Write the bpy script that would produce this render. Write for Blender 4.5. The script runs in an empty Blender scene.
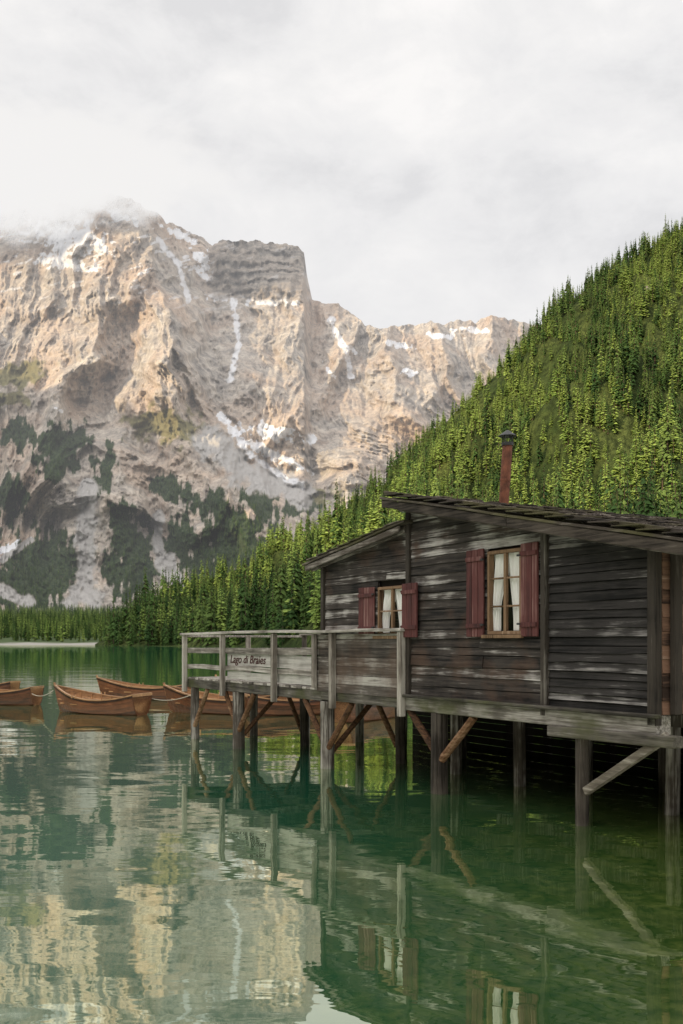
import bpy, math, random
import numpy as np
from mathutils import Vector, Matrix
random.seed(7); rng=np.random.default_rng(7)
scene=bpy.context.scene
scene.view_settings.view_transform='Standard'
try: scene.view_settings.look='None'
except: pass
scene.view_settings.exposure=0
H=2.2; F=1000.0; HY=642.0; CX=341.5

# ---------------------------------------------------------------- noise
def perlin(x,y,seed=0):
    r=np.random.default_rng(seed); p=r.permutation(256); p=np.concatenate([p,p])
    ang=r.random(256)*2*np.pi; gx=np.cos(ang); gy=np.sin(ang)
    xi=np.floor(x).astype(int); yi=np.floor(y).astype(int); xf=x-xi; yf=y-yi
    xi&=255; yi&=255
    u=xf*xf*xf*(xf*(xf*6-15)+10); v=yf*yf*yf*(yf*(yf*6-15)+10)
    def g(a,b,dx,dy):
        h=p[p[a&255]+(b&255)]; return gx[h]*dx+gy[h]*dy
    n00=g(xi,yi,xf,yf); n10=g(xi+1,yi,xf-1,yf); n01=g(xi,yi+1,xf,yf-1); n11=g(xi+1,yi+1,xf-1,yf-1)
    return ((n00*(1-u)+n10*u)*(1-v)+(n01*(1-u)+n11*u)*v)*1.5
def fbm(x,y,o=5,seed=0,gain=.5):
    s=0;a=1
    for i in range(o):
        s=s+a*perlin(x*2**i,y*2**i,seed+i); a*=gain
    return s
def ridged(x,y,o=6,seed=0,gain=.5):
    s=0;a=1;w=1
    for i in range(o):
        n=1-np.abs(perlin(x*2**i,y*2**i,seed+i))*1.6
        n=np.clip(n,0,1)**1.5; s=s+a*n*w; w=np.clip(n*1.6,0.3,1); a*=gain
    return s
def sstep(a,b,x):
    t=np.clip((x-a)/(b-a),0,1); return t*t*(3-2*t)

# ---------------------------------------------------------------- material helpers
def newmat(name):
    m=bpy.data.materials.new(name); m.use_nodes=True
    nt=m.node_tree; nt.nodes.clear()
    out=nt.nodes.new('ShaderNodeOutputMaterial'); b=nt.nodes.new('ShaderNodeBsdfPrincipled')
    nt.links.new(b.outputs[0],out.inputs[0]); b.inputs['Roughness'].default_value=.9
    b.inputs['Specular IOR Level'].default_value=.2
    return m,nt,b,out
def N(nt,t,**k):
    n=nt.nodes.new(t)
    for a,v in k.items(): setattr(n,a,v)
    return n
def noise(nt,vec,scale,detail=4,rough=.55,mapscale=None,dist=0):
    if mapscale is not None:
        mp=N(nt,'ShaderNodeMapping'); mp.inputs['Scale'].default_value=mapscale
        nt.links.new(vec,mp.inputs[0]); vec=mp.outputs[0]
    n=N(nt,'ShaderNodeTexNoise'); n.inputs['Scale'].default_value=scale; n.inputs['Detail'].default_value=detail
    n.inputs['Roughness'].default_value=rough; n.inputs['Distortion'].default_value=dist
    nt.links.new(vec,n.inputs['Vector']); return n.outputs['Fac']
def ramp(nt,fac,stops,interp='LINEAR'):
    r=N(nt,'ShaderNodeValToRGB'); r.color_ramp.interpolation=interp
    el=r.color_ramp.elements
    while len(el)<len(stops): el.new(.5)
    for e,(p,c) in zip(el,stops):
        e.position=p; e.color=(c if isinstance(c,tuple) else (c,c,c))+(1,)
    nt.links.new(fac,r.inputs[0]); return r.outputs[0]
def mix(nt,fac,a,b,blend='MIX'):
    m=N(nt,'ShaderNodeMix',data_type='RGBA',blend_type=blend)
    for s,v in ((0,fac),(6,a),(7,b)):
        if isinstance(v,(int,float)): m.inputs[s].default_value=v
        elif isinstance(v,tuple): m.inputs[s].default_value=v+(1,)
        else: nt.links.new(v,m.inputs[s])
    return m.outputs[2]
def math_(nt,op,a,b=0.0,c=None):
    m=N(nt,'ShaderNodeMath',operation=op)
    for i,v in enumerate((a,b,c)):
        if v is None: continue
        if isinstance(v,(int,float)): m.inputs[i].default_value=v
        else: nt.links.new(v,m.inputs[i])
    return m.outputs[0]
def bump(nt,b,h,strength,dist):
    n=N(nt,'ShaderNodeBump'); n.inputs['Strength'].default_value=strength; n.inputs['Distance'].default_value=dist
    nt.links.new(h,n.inputs['Height']); nt.links.new(n.outputs[0],b.inputs['Normal'])
def attr(nt,name):
    a=N(nt,'ShaderNodeAttribute'); a.attribute_name=name; return a.outputs['Fac']
def objco(nt): return N(nt,'ShaderNodeTexCoord').outputs['Object']

def wood(name,dark,mid,light,grain='x',rough=.85,blotch=None,wear=.62,spec=.2,gs=1.0,bl_lo=.48):
    m,nt,b,out=newmat(name); co=objco(nt)
    sc={'x':(.35,7,7),'y':(7,.35,7),'z':(7,7,.35)}[grain]
    rn=attr(nt,'rnd')
    add=N(nt,'ShaderNodeVectorMath',operation='ADD'); cmb=N(nt,'ShaderNodeCombineXYZ')
    rr=math_(nt,'MULTIPLY',rn,37.0)
    for i in range(3): nt.links.new(rr,cmb.inputs[i])
    nt.links.new(co,add.inputs[0]); nt.links.new(cmb.outputs[0],add.inputs[1]); v=add.outputs[0]
    g=noise(nt,v,3.2*gs,5,.65,sc)
    fine=noise(nt,v,11*gs,4,.7,sc)
    big=noise(nt,co,1.6,3,.6)
    f=math_(nt,'ADD',math_(nt,'MULTIPLY',g,.75),math_(nt,'MULTIPLY',math_(nt,'SUBTRACT',rn,.5),.28))
    f=math_(nt,'ADD',f,math_(nt,'MULTIPLY',fine,.25))
    f=math_(nt,'ADD',f,math_(nt,'MULTIPLY',math_(nt,'SUBTRACT',big,.5),.5))
    c=ramp(nt,f,[(.30,dark),(.5,mid),(wear,mid),(wear+.17,light)])
    if blotch:
        bl=ramp(nt,noise(nt,co,.9,4,.6,(1,1,1.6)),[(bl_lo,0.),(bl_lo+.14,1.)])
        c=mix(nt,math_(nt,'MULTIPLY',bl,.75),c,mix(nt,f,tuple(x*.4 for x in blotch),blotch))
    nt.links.new(c,b.inputs['Base Color']); b.inputs['Roughness'].default_value=rough
    b.inputs['Specular IOR Level'].default_value=spec
    bump(nt,b,math_(nt,'ADD',g,fine),.6,.012)
    return m
def plain(name,c,rough=.7,var=.3,metal=0,scale=6,spec=.3):
    m,nt,b,out=newmat(name); co=objco(nt)
    f=noise(nt,co,scale,4,.6)
    nt.links.new(ramp(nt,f,[(.3,tuple(x*(1-var) for x in c)),(.7,tuple(min(1,x*(1+var)) for x in c))]),b.inputs['Base Color'])
    b.inputs['Roughness'].default_value=rough; b.inputs['Metallic'].default_value=metal; b.inputs['Specular IOR Level'].default_value=spec
    bump(nt,b,f,.3,.01); return m

# ---------------------------------------------------------------- mesh helpers
class MB:
    def __init__(s): s.v=[]; s.f=[]; s.r=[]
    def hexa(s,p,r=None):
        r=random.random() if r is None else r
        o=len(s.v); s.v+= [tuple(q) for q in p]
        for f in ((0,3,2,1),(4,5,6,7),(0,1,5,4),(1,2,6,5),(2,3,7,6),(3,0,4,7)):
            s.f.append(tuple(o+i for i in f)); s.r.append(r)
    def box(s,x0,x1,y0,y1,z0,z1,r=None):
        s.hexa([(x0,y0,z0),(x1,y0,z0),(x1,y1,z0),(x0,y1,z0),(x0,y0,z1),(x1,y0,z1),(x1,y1,z1),(x0,y1,z1)],r)
    def beam(s,a,b,w,h=None,r=None,up=(0,0,1)):
        a=Vector(a);b=Vector(b);h=h or w; d=(b-a).normalized(); up=Vector(up)
        if abs(d.dot(up))>.95: up=Vector((1,0,0))
        x=d.cross(up).normalized(); y=x.cross(d)
        P=[]
        for q in (a,b):
            P.append([q-x*w/2-y*h/2,q+x*w/2-y*h/2,q+x*w/2+y*h/2,q-x*w/2+y*h/2])
        s.hexa(P[0]+P[1],r)
    def log(s,a,b,r0,r1=None,n=10,wob=.06,seg=5,r=None):
        r1=r1 or r0; a=Vector(a);b=Vector(b); d=(b-a).normalized(); up=Vector((0,0,1))
        if abs(d.dot(up))>.9: up=Vector((1,0,0))
        x=d.cross(up).normalized(); y=x.cross(d); o=len(s.v); rr=random.random() if r is None else r
        for i in range(seg+1):
            t=i/seg; c=a.lerp(b,t); R=r0+(r1-r0)*t
            for k in range(n):
                an=2*math.pi*k/n; q=R*(1+random.uniform(-wob,wob))
                s.v.append(tuple(c+x*math.cos(an)*q+y*math.sin(an)*q))
        for i in range(seg):
            for k in range(n):
                s.f.append((o+i*n+k,o+i*n+(k+1)%n,o+(i+1)*n+(k+1)%n,o+(i+1)*n+k)); s.r.append(rr)
        s.f.append(tuple(o+k for k in range(n))[::-1]); s.r.append(rr)
        s.f.append(tuple(o+seg*n+k for k in range(n))); s.r.append(rr)
    def obj(s,name,mat,parent=None,bevel=0,smooth=False):
        me=bpy.data.meshes.new(name); me.from_pydata(s.v,[],s.f)
        a=me.attributes.new('rnd','FLOAT','FACE'); a.data.foreach_set('value',s.r)
        me.materials.append(mat); me.update()
        if smooth: me.polygons.foreach_set('use_smooth',[True]*len(me.polygons))
        o=bpy.data.objects.new(name,me); scene.collection.objects.link(o)
        if parent: o.parent=parent
        if bevel:
            bv=o.modifiers.new('bev','BEVEL'); bv.width=bevel; bv.segments=1; bv.limit_method='ANGLE'
        return o
def grid_mesh(name,X,Y,Z,mat,attrs={},smooth=True):
    nr,nc=X.shape; n=nr*nc
    co=np.stack([X,Y,Z],-1).reshape(-1,3).astype(np.float32)
    i=np.arange(nr-1)[:,None]*nc+np.arange(nc-1)[None,:]
    q=np.stack([i,i+1,i+nc+1,i+nc],-1).reshape(-1,4)
    me=bpy.data.meshes.new(name); me.vertices.add(n); me.vertices.foreach_set('co',co.ravel())
    me.loops.add(q.size); me.loops.foreach_set('vertex_index',q.ravel().astype(np.int32))
    me.polygons.add(len(q)); me.polygons.foreach_set('loop_start',np.arange(len(q),dtype=np.int32)*4)
    me.polygons.foreach_set('loop_total',np.full(len(q),4,dtype=np.int32))
    me.polygons.foreach_set('use_smooth',np.full(len(q),smooth))
    for k,a in attrs.items():
        at=me.attributes.new(k,'FLOAT','POINT'); at.data.foreach_set('value',a.ravel().astype(np.float32))
    me.materials.append(mat); me.update(calc_edges=True); me.validate()
    o=bpy.data.objects.new(name,me); scene.collection.objects.link(o); return o

# ---------------------------------------------------------------- world + sun + camera
sun_h=Vector((-.78,-.62,0)).normalized(); SEL=math.radians(17)
sdir=Vector((sun_h.x*math.cos(SEL),sun_h.y*math.cos(SEL),math.sin(SEL)))
w=bpy.data.worlds.new('World'); scene.world=w; w.use_nodes=True; nt=w.node_tree; nt.nodes.clear()
out=N(nt,'ShaderNodeOutputWorld'); bg=N(nt,'ShaderNodeBackground'); bg2=N(nt,'ShaderNodeBackground')
sky=N(nt,'ShaderNodeTexSky',sky_type='NISHITA'); sky.sun_disc=False; sky.sun_elevation=SEL
sky.sun_rotation=math.atan2(sdir.x,sdir.y)
nt.links.new(sky.outputs[0],bg.inputs[0]); bg.inputs[1].default_value=.12
tc=N(nt,'ShaderNodeTexCoord').outputs['Generated']
n1=noise(nt,tc,3.9,7,.55,(1,1,2.0),.25); n2=noise(nt,tc,11,6,.6,(1,1,1.6),.3)
f=math_(nt,'ADD',math_(nt,'MULTIPLY',n1,.6),math_(nt,'MULTIPLY',n2,.4))
cc=ramp(nt,f,[(.38,(.80,.79,.79)),(.46,(.93,.915,.905)),(.53,(1.0,.98,.96)),(.60,(1.09,1.06,1.03))])
nt.links.new(cc,bg2.inputs[0])
# overcast sky: brighter towards the zenith, and towards the veiled sun
sep=N(nt,'ShaderNodeSeparateXYZ'); nt.links.new(tc,sep.inputs[0])
zen=ramp(nt,sep.outputs[2],[(.60,0.),(.9,1.)])
dt=N(nt,'ShaderNodeVectorMath',operation='DOT_PRODUCT'); nt.links.new(tc,dt.inputs[0]); dt.inputs[1].default_value=(sun_h.x*.85,sun_h.y*.85,.53)
glow=math_(nt,'POWER',math_(nt,'MAXIMUM',dt.outputs['Value'],0.0),2.5)
st=math_(nt,'ADD',math_(nt,'ADD',math_(nt,'MULTIPLY',zen,.8),math_(nt,'MULTIPLY',glow,1.4)),1.0)
nt.links.new(st,bg2.inputs[1])
ms=N(nt,'ShaderNodeMixShader'); ms.inputs[0].default_value=.93
nt.links.new(bg.outputs[0],ms.inputs[1]); nt.links.new(bg2.outputs[0],ms.inputs[2]); nt.links.new(ms.outputs[0],out.inputs[0])
sl=bpy.data.lights.new('sun','SUN'); sl.energy=5.0; sl.angle=math.radians(.5); sl.color=(1,.79,.50)
so=bpy.data.objects.new('sun',sl); scene.collection.objects.link(so); so.rotation_euler=sdir.to_track_quat('Z','Y').to_euler()
cam=bpy.data.cameras.new('camera'); co_=bpy.data.objects.new('camera',cam); scene.collection.objects.link(co_); scene.camera=co_
cam.sensor_fit='VERTICAL'; cam.sensor_height=36; cam.sensor_width=24; cam.lens=36*F/1024; cam.shift_y=(HY-512)/1024
cam.clip_end=20000; cam.clip_start=.1; co_.location=(0,0,H); co_.rotation_euler=(math.radians(90),0,0)

# ---------------------------------------------------------------- mountain
def polydist(x,y,pts):
    best=np.full(x.shape,1e9)
    for (ax,ay),(bx,by) in zip(pts[:-1],pts[1:]):
        dx,dy=bx-ax,by-ay; t=np.clip(((x-ax)*dx+(y-ay)*dy)/(dx*dx+dy*dy),0,1)
        d=np.hypot(x-ax-t*dx,y-ay-t*dy); best=np.minimum(best,d)
    return best
sk=np.array([(-500,330),(-300,260),(-120,225),(-40,212),(0,205),(30,200),(60,194),(90,190),(130,197),(142,206),(150,211),(160,215),(166,222),(190,231),(204,240),(212,245),(219,240),(240,241),(270,243),(298,246),(304,252),(307,275),(312,298),(330,305),(338,303),(350,313),(358,318),(365,326),(380,328),(400,325),(415,326),(430,321),(445,324),(460,320),(475,322),(490,316),(505,318),(560,330),(700,380),(900,420)],float)
cols=np.concatenate([np.arange(-500,-30,6),np.arange(-30,540,.9),np.arange(540,900,8)])
rows=np.concatenate([np.linspace(0,1,430),[1.01,1.05,1.12]])
PX,S=np.meshgrid(cols,rows)
YS=np.interp(PX,sk[:,0],sk[:,1])+2.2*fbm(PX/9,PX*0+3.3,4,5)
S1=np.minimum(S,1)
PY=640-S1*(640-YS)+0
wx=fbm(PX/55,PY/55,5,11)*14; wy=fbm(PX/55,PY/55,5,21)*14
D=1300+1400*S1
def ridge(pts,w,A):
    d=polydist(PX+wx*.7,PY+wy*.7,pts); return A*np.clip(1-d/w,0,1)
up=sstep(0,.12,S1)
sp=0
for pts,wd,A in [([(128,200),(150,250),(172,330),(205,400),(222,470),(250,560)],80,270),
                 ([(62,196),(52,290),(30,380),(20,470)],55,140),
                 ([(112,250),(92,330),(62,400),(50,480)],45,120),
                 ([(180,335),(150,395),(118,440),(105,520)],45,120),
                 ([(-60,215),(-50,330),(-80,450)],70,130),
                 ([(4,250),(0,330),(-20,420)],30,70),
                 ([(378,328),(392,390),(372,440),(340,480)],66,190),
                 ([(325,305),(322,350),(300,400),(285,430)],36,100),
                 ([(440,322),(450,370),(420,420)],45,100),
                 ([(490,318),(500,380)],40,80)]:
    sp=sp+ridge(pts,wd,A)
gul=ridge([(212,300),(224,400),(245,455),(300,490)],48,-140)+ridge([(150,520),(160,600)],20,-25)+ridge([(88,480),(86,600)],18,-30)
# fall-line ribs whose direction wanders across the face
dirn=.30*np.sin(PX/95+.8)+.25*perlin(PX/120,PY/160,140)
ra=ridged((PX+dirn*(PY-200)+wx*.8)/60,(PY+wy)/200,6,31,.54)
rb=ridged((PX+(dirn-.25)*(PY-300)+wx*.5)/30,(PY+wy)/120,5,51,.55)
fl_=np.abs(perlin((PX+dirn*PY*.6+wx*.8)/11,(PY)/55,81))+.5*np.abs(perlin((PX+wx)/5.,(PY)/24,82))
tower=sstep(206,216,PX)*(1-sstep(301,309,PX))*(1-sstep(296,304,PY))
smooth_low=.5+.5*sstep(.12,.45,S1)
D=D-up*(sp+gul)-up*(56*(ra-.9)+15*(rb-.8))*smooth_low*(1-.8*tower)+up*17*fl_*smooth_low
D=D-up*26*fbm((PX+wx)/70,(PY+wy)/60,3,151)*sstep(.05,.4,S1)
ph=(PY+wy*.5+PX*.16)/21.0; saw=ph-np.floor(ph)
D=D+up*(np.minimum(saw*1.4,1)-.5)*10*sstep(.3,.6,S1)*sstep(-.05,.5,perlin(PX/60,PY/40,131))
pt=(PY+.05*PX+fbm(PX/26,PY/30,4,77)*6)/10.5; st=pt-np.floor(pt)
D=D+tower*(-25+15*(np.where(st<.3,st/.3,1-(st-.3)/.7)))+tower*24*fbm(PX/8,PY/30,4,91)
D=D+up*7*fbm(PX/5,PY/6,4,99)
Yw=D+(S-S1)*4000
Zw=H+(HY-PY)/F*D-(S-S1)*900 - (1-sstep(0,.02,S1))*25
Xw=(PX-CX)/F*Yw
fn=fbm(PX/16,PY/16,5,61); fn2=fbm(PX/7,PY/7,4,66)
def blob(cx,cy,rx,ry,rot=0):
    c,s=math.cos(rot),math.sin(rot); dx=PX-cx; dy=PY-cy
    u=(dx*c+dy*s)/rx; v=(-dx*s+dy*c)/ry
    return 1-np.sqrt(u*u+v*v)
gm=np.full(PX.shape,-1.)
for b in [(45,566,50,42,.1),(20,590,60,28,0),(133,560,34,48,0),(60,452,28,30,.6),(175,490,24,14,.2),(213,505,22,14,0),(262,502,28,18,.4),(300,505,20,12,0),(120,520,18,16,0),(210,566,40,38,0),(-60,560,70,50,0),(-60,450,40,30,0),(18,432,20,16,0),(175,540,24,24,0),(240,545,44,42,0),(105,470,12,26,.3),(10,500,18,24,0)]:
    gm=np.maximum(gm,blob(*b))
fg=fbm(PX/8,PY/26,5,63)
green=sstep(.02,.2,gm+.4*fn+.5*fg)
gl=np.full(PX.shape,-1.)
for b in [(172,428,42,20,.1),(20,375,30,14,-.3),(150,420,26,14,0),(5,400,22,10,0),(305,495,40,12,.2)]:
    gl=np.maximum(gl,blob(*b))
grass=sstep(.0,.35,gl+.6*fn)*.9
sn=np.full(PX.shape,-1.)
for b in [(70,238,44,22,.25),(60,262,36,9,.2),(100,248,20,9,.3),(270,432,34,10,.15),(235,432,32,6,.9),(262,450,36,7,.5),(290,462,26,5,.5),(312,440,12,6,0),(180,235,28,5,.5),(225,298,24,5,0),(60,410,8,3,.5),(330,372,12,4,.8),(120,215,22,7,.4),(270,302,30,5,0),(345,345,16,4,.6),(400,345,20,4,.2),(410,372,10,5,.2),(440,335,20,4,.1),(200,262,10,22,-.3),(470,330,20,4,.1),(8,548,26,4,-.5)]:
    sn=np.maximum(sn,blob(*b))
snow=sstep(.26,.38,sn+.65*fn2+.2*fn)*(1-.8*tower)
for pts in ([(222,418),(238,440),(262,462),(300,486)],[(158,240),(176,262),(190,300)],[(330,320),(345,350),(352,378)],[(232,300),(238,340),(228,380)]):
    snow=np.maximum(snow,sstep(.2,.6,1-polydist(PX+wx*.3,PY+wy*.3,pts)/4.5+.5*fn2)*.9)
streak=fbm(PX/22,PY/5+PX/22,4,71)
snow=np.maximum(snow,sstep(.52,.66,streak+.25*fn)*(1-sstep(270,330,PY))*.7*(1-.7*tower))
sc=np.full(PX.shape,-1.)
for pts,wd in [([(88,490),(84,560),(92,604)],14),([(90,560),(70,604)],10),([(158,515),(160,560),(182,585)],8),([(0,560),(30,540)],5),([(0,588),(28,600)],9),([(208,440),(240,470),(300,495)],20),([(170,560),(195,600)],8),([(246,470),(270,490)],10)]:
    sc=np.maximum(sc,1-polydist(PX+wx*.25,PY+wy*.25,pts)/wd)
scree=sstep(.1,.5,sc+.5*fn); green=green*(1-scree)

m_rock,nt,b,out=newmat('mountain_rock'); co=objco(nt)
big=noise(nt,co,.006,5,.6); med=noise(nt,co,.03,7,.68,(1,1,.5)); fin=noise(nt,co,.13,5,.72,(1,1,.55))
c=ramp(nt,med,[(.34,(.20,.18,.165)),(.45,(.375,.335,.295)),(.54,(.49,.435,.375)),(.66,(.62,.555,.475))])
c=mix(nt,ramp(nt,big,[(.42,0.),(.65,.6)]),c,(.57,.41,.295))
c=mix(nt,ramp(nt,fin,[(.36,.6),(.49,0.)]),c,(.16,.145,.135))
str_=noise(nt,co,.02,5,.65,(.25,.25,4.5))
c=mix(nt,ramp(nt,str_,[(.38,.25),(.48,0.)]),c,(.19,.17,.155))
c=mix(nt,math_(nt,'MULTIPLY',attr(nt,'tower'),.7),c,mix(nt,ramp(nt,str_,[(.42,0.),(.58,1.)]),(.14,.125,.11),(.32,.275,.23)))
c=mix(nt,attr(nt,'grass'),c,mix(nt,fin,(.08,.078,.03),(.27,.24,.10)))
c=mix(nt,attr(nt,'scree'),c,mix(nt,fin,(.33,.315,.30),(.52,.495,.47)))
c=mix(nt,attr(nt,'green'),c,mix(nt,ramp(nt,fin,[(.4,0.),(.6,1.)]),(.025,.042,.022),(.07,.092,.046)))
c=mix(nt,attr(nt,'snow'),c,(.80,.80,.82))
nt.links.new(c,b.inputs['Base Color']); b.inputs['Specular IOR Level'].default_value=.05
bump(nt,b,math_(nt,'ADD',med,fin),.7,7)
grid_mesh('rocky_mountain',Xw,Yw,Zw,m_rock,dict(green=green,grass=grass,snow=snow,scree=scree,tower=tower))

# added unseen ridge, sunward; crest shaped to shade hut and lower mountain
ws=np.arange(-3600,2600,25.); qs=np.linspace(-1,1,60)
Wg,Q=np.meshgrid(ws,qs)
Hc=np.interp(Wg,[-3600,-2600,-1912,-1525,-1000,-420,0,600,1500,2600],[1180,1220,1140,1020,680,470,510,500,450,400])
Hc=Hc+fbm(Wg/260,Wg*0+2,5,201)*80
q=1200+Q*700; Zr=Hc*np.clip(1-np.abs(Q),0,1)**.9+fbm(Wg/120,q/120,5,211)*40*np.abs(Q)*(1-np.abs(Q))*4-3
m_ridge=plain('shade_caster_ground',(.10,.11,.06),.95,.5,0,.01,.05)
sx,sy=sun_h.x,sun_h.y
grid_mesh('shade_caster_ridge',Wg*(-sy)+q*sx,Wg*sx+q*sy,Zr,m_ridge)

# ---------------------------------------------------------------- right hill
hk=[(95,648),(118,640),(150,615),(200,582),(250,566),(300,540),(340,514),(400,474),(430,440),(460,408),(500,372),(530,341),(560,309),(600,280),(640,254),(683,230),(800,178),(1000,150),(1500,150)]
hkx=[p[0] for p in hk]; hky=[p[1] for p in hk]
def hYs(x): return np.interp(x,[95,118,200,325,500,683,1000,1500],[600,560,480,360,240,165,100,60])
def hYt(x): return np.interp(x,[95,118,200,325,500,683,1000,1500],[615,600,680,760,850,950,1000,900])
def hill_z(X,Y):
    x=CX+F*X/Y; Ys=hYs(x); Yt=hYt(x); s=(Y-Ys)/(Yt-Ys); s1=np.clip(s,0,1)
    g=s1**.95; Tt=(HY-np.interp(x,hkx,hky))/F
    T=-H/Y*(1-g)+Tt*g
    z=H+T*Y
    n=(ridged((X+.5*Y)/150,(Y-.4*X)/260,4,301)-.9)*42+fbm(X/45,Y/45,4,311)*10
    z=z+n*np.sin(np.pi*np.clip(s1,0,1))**.7*np.clip((Yt-Ys)/300,0,1)
    z=np.where(s>1,z-(Y-Yt)*.55,z); z=np.where(s<0,(Y-Ys)*.15,z)
    return z+.3,s,x
hx=np.concatenate([np.arange(95,740,3.),np.arange(740,1500,12.)]); hs=np.concatenate([np.linspace(-.12,1,170),np.linspace(1.02,1.5,12)])
HX,HS=np.meshgrid(hx,hs); hy=hYs(HX)+(hYt(HX)-hYs(HX))*HS; hX=(HX-CX)/F*hy
hZ,_,_=hill_z(hX,hy)
m_hill,nt,b,out=newmat('hill_ground'); co=objco(nt)
a_=noise(nt,co,.02,6,.6); b_=noise(nt,co,.25,5,.7)
c=mix(nt,ramp(nt,a_,[(.4,0.),(.6,1.)]),(.035,.055,.017),(.10,.125,.038)); c=mix(nt,ramp(nt,b_,[(.38,.85),(.6,0.)]),c,(.02,.028,.011))
nt.links.new(c,b.inputs['Base Color']); b.inputs['Specular IOR Level'].default_value=.05; bump(nt,b,b_,1.,3.)
grid_mesh('forested_hill',hX,hy,hZ,m_hill)
# pale cliff high on the hill
oy=805.; ox=(641-CX)/F*oy; oz=float(hill_z(np.array([ox]),np.array([oy]))[0][0])
mb=MB(); R_=20;C_=22
for i in range(R_):
    t=i/(R_-1)
    for j in range(C_):
        a=2*math.pi*j/C_; r_=(7*(1-.5*t**2))*(1+.28*math.sin(2*a+i*.35)+.12*math.sin(5*a+i)+random.uniform(-.12,.12))
        mb.v.append((ox+r_*math.cos(a)+t*3,oy-10+r_*.8*math.sin(a),oz-20+38*t+random.uniform(-.9,.9)))
for i in range(R_-1):
    for j in range(C_): mb.f.append((i*C_+j,i*C_+(j+1)%C_,(i+1)*C_+(j+1)%C_,(i+1)*C_+j)); mb.r.append(.5)
mb.f.append(tuple((R_-1)*C_+j for j in range(C_))); mb.r.append(.5)
mb.obj('rock_outcrop',plain('outcrop_rock',(.24,.215,.19),.9,.6,0,.35,.1))

# valley floor on far shore
vx=np.arange(-600,260,10.); vy=np.concatenate([np.linspace(690,730,10),np.linspace(740,1700,40)])
VX,VY=np.meshgrid(vx,vy); vX=(VX-CX)/F*VY
def val_z(X,Y): return np.where(Y<722,(Y-712)*.12,1.2+(Y-722)*.055)+.6*fbm(X/30,Y/30,3,400)*np.clip((Y-705)/20,0,1)
m_val,nt,b,out=newmat('far_shore_ground'); co=objco(nt)
sep=N(nt,'ShaderNodeSeparateXYZ'); nt.links.new(co,sep.inputs[0])
beach=ramp(nt,math_(nt,'ADD',math_(nt,'DIVIDE',sep.outputs[1],1000.0),math_(nt,'MULTIPLY',noise(nt,co,.03,4),.03)),[(.735,1.),(.745,0.)])
c=mix(nt,beach,(.07,.10,.04),(.33,.31,.28)); nt.links.new(c,b.inputs['Base Color'])
grid_mesh('far_shore',vX,VY,val_z(vX,VY),m_val)

# ---------------------------------------------------------------- ground (lakebed) & water
m_bed=plain('lakebed_gravel',(.16,.15,.11),.9,.4,0,2.,.1)
g=MB(); g.v=[(-9000,-9000,-4),(9000,-9000,-4),(9000,12000,-4),(-9000,12000,-4)]; g.f=[(0,1,2,3)]; g.r=[.5]; g.obj('ground',m_bed)
mw=bpy.data.materials.new('lake_water'); mw.use_nodes=True; nt=mw.node_tree; nt.nodes.clear()
out=N(nt,'ShaderNodeOutputMaterial'); pos=N(nt,'ShaderNodeNewGeometry').outputs['Position']
dif=N(nt,'ShaderNodeBsdfDiffuse'); glo=N(nt,'ShaderNodeBsdfGlossy'); glo.inputs['Roughness'].default_value=.015; glo.inputs['Color'].default_value=(.96,.98,.82,1)
w1=noise(nt,pos,.8,2,.45,(.45,1.0,1),.2); w2=noise(nt,pos,4.2,2,.5,(.5,1,1),.2); w3=noise(nt,pos,.2,2,.5,(.5,1,1))
hgt=math_(nt,'ADD',math_(nt,'ADD',w1,math_(nt,'MULTIPLY',w2,.09)),math_(nt,'MULTIPLY',w3,1.3))
bp=N(nt,'ShaderNodeBump'); bp.inputs['Strength'].default_value=1; bp.inputs['Distance'].default_value=.012; nt.links.new(hgt,bp.inputs['Height'])
nt.links.new(bp.outputs[0],glo.inputs['Normal'])
sep=N(nt,'ShaderNodeSeparateXYZ'); nt.links.new(pos,sep.inputs[0])
q=math_(nt,'SUBTRACT',math_(nt,'MULTIPLY',sep.outputs[0],.55),math_(nt,'MULTIPLY',sep.outputs[1],.10))
q=math_(nt,'ADD',q,math_(nt,'MULTIPLY',noise(nt,pos,.5,3),1.0))
sh=ramp(nt,math_(nt,'ADD',math_(nt,'MULTIPLY',q,.2),.5),[(.2,0.),(.75,1.)])
peb=noise(nt,pos,7,5,.78); peb2=noise(nt,pos,1.3,4,.6)
shc=mix(nt,ramp(nt,peb,[(.40,0.),(.60,1.)]),(.028,.068,.010),(.105,.145,.032)); shc=mix(nt,ramp(nt,peb2,[(.4,.5),(.6,0.)]),shc,(.022,.055,.009))
body=mix(nt,sh,(.013,.105,.058),shc); nt.links.new(body,dif.inputs['Color'])
fr=N(nt,'ShaderNodeFresnel'); fr.inputs['IOR'].default_value=1.36; nt.links.new(bp.outputs[0],fr.inputs['Normal'])
fac=math_(nt,'MINIMUM',math_(nt,'ADD',math_(nt,'MULTIPLY',fr.outputs[0],.8),.42),.9)
ms=N(nt,'ShaderNodeMixShader'); nt.links.new(fac,ms.inputs[0]); nt.links.new(dif.outputs[0],ms.inputs[1]); nt.links.new(glo.outputs[0],ms.inputs[2]); nt.links.new(ms.outputs[0],out.inputs[0])
g=MB(); g.v=[(-1500,-1500,0),(1500,-1500,0),(1500,1500,0),(-1500,1500,0)]; g.f=[(0,1,2,3)]; g.r=[.5]; g.obj('lake_water',mw)

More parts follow.
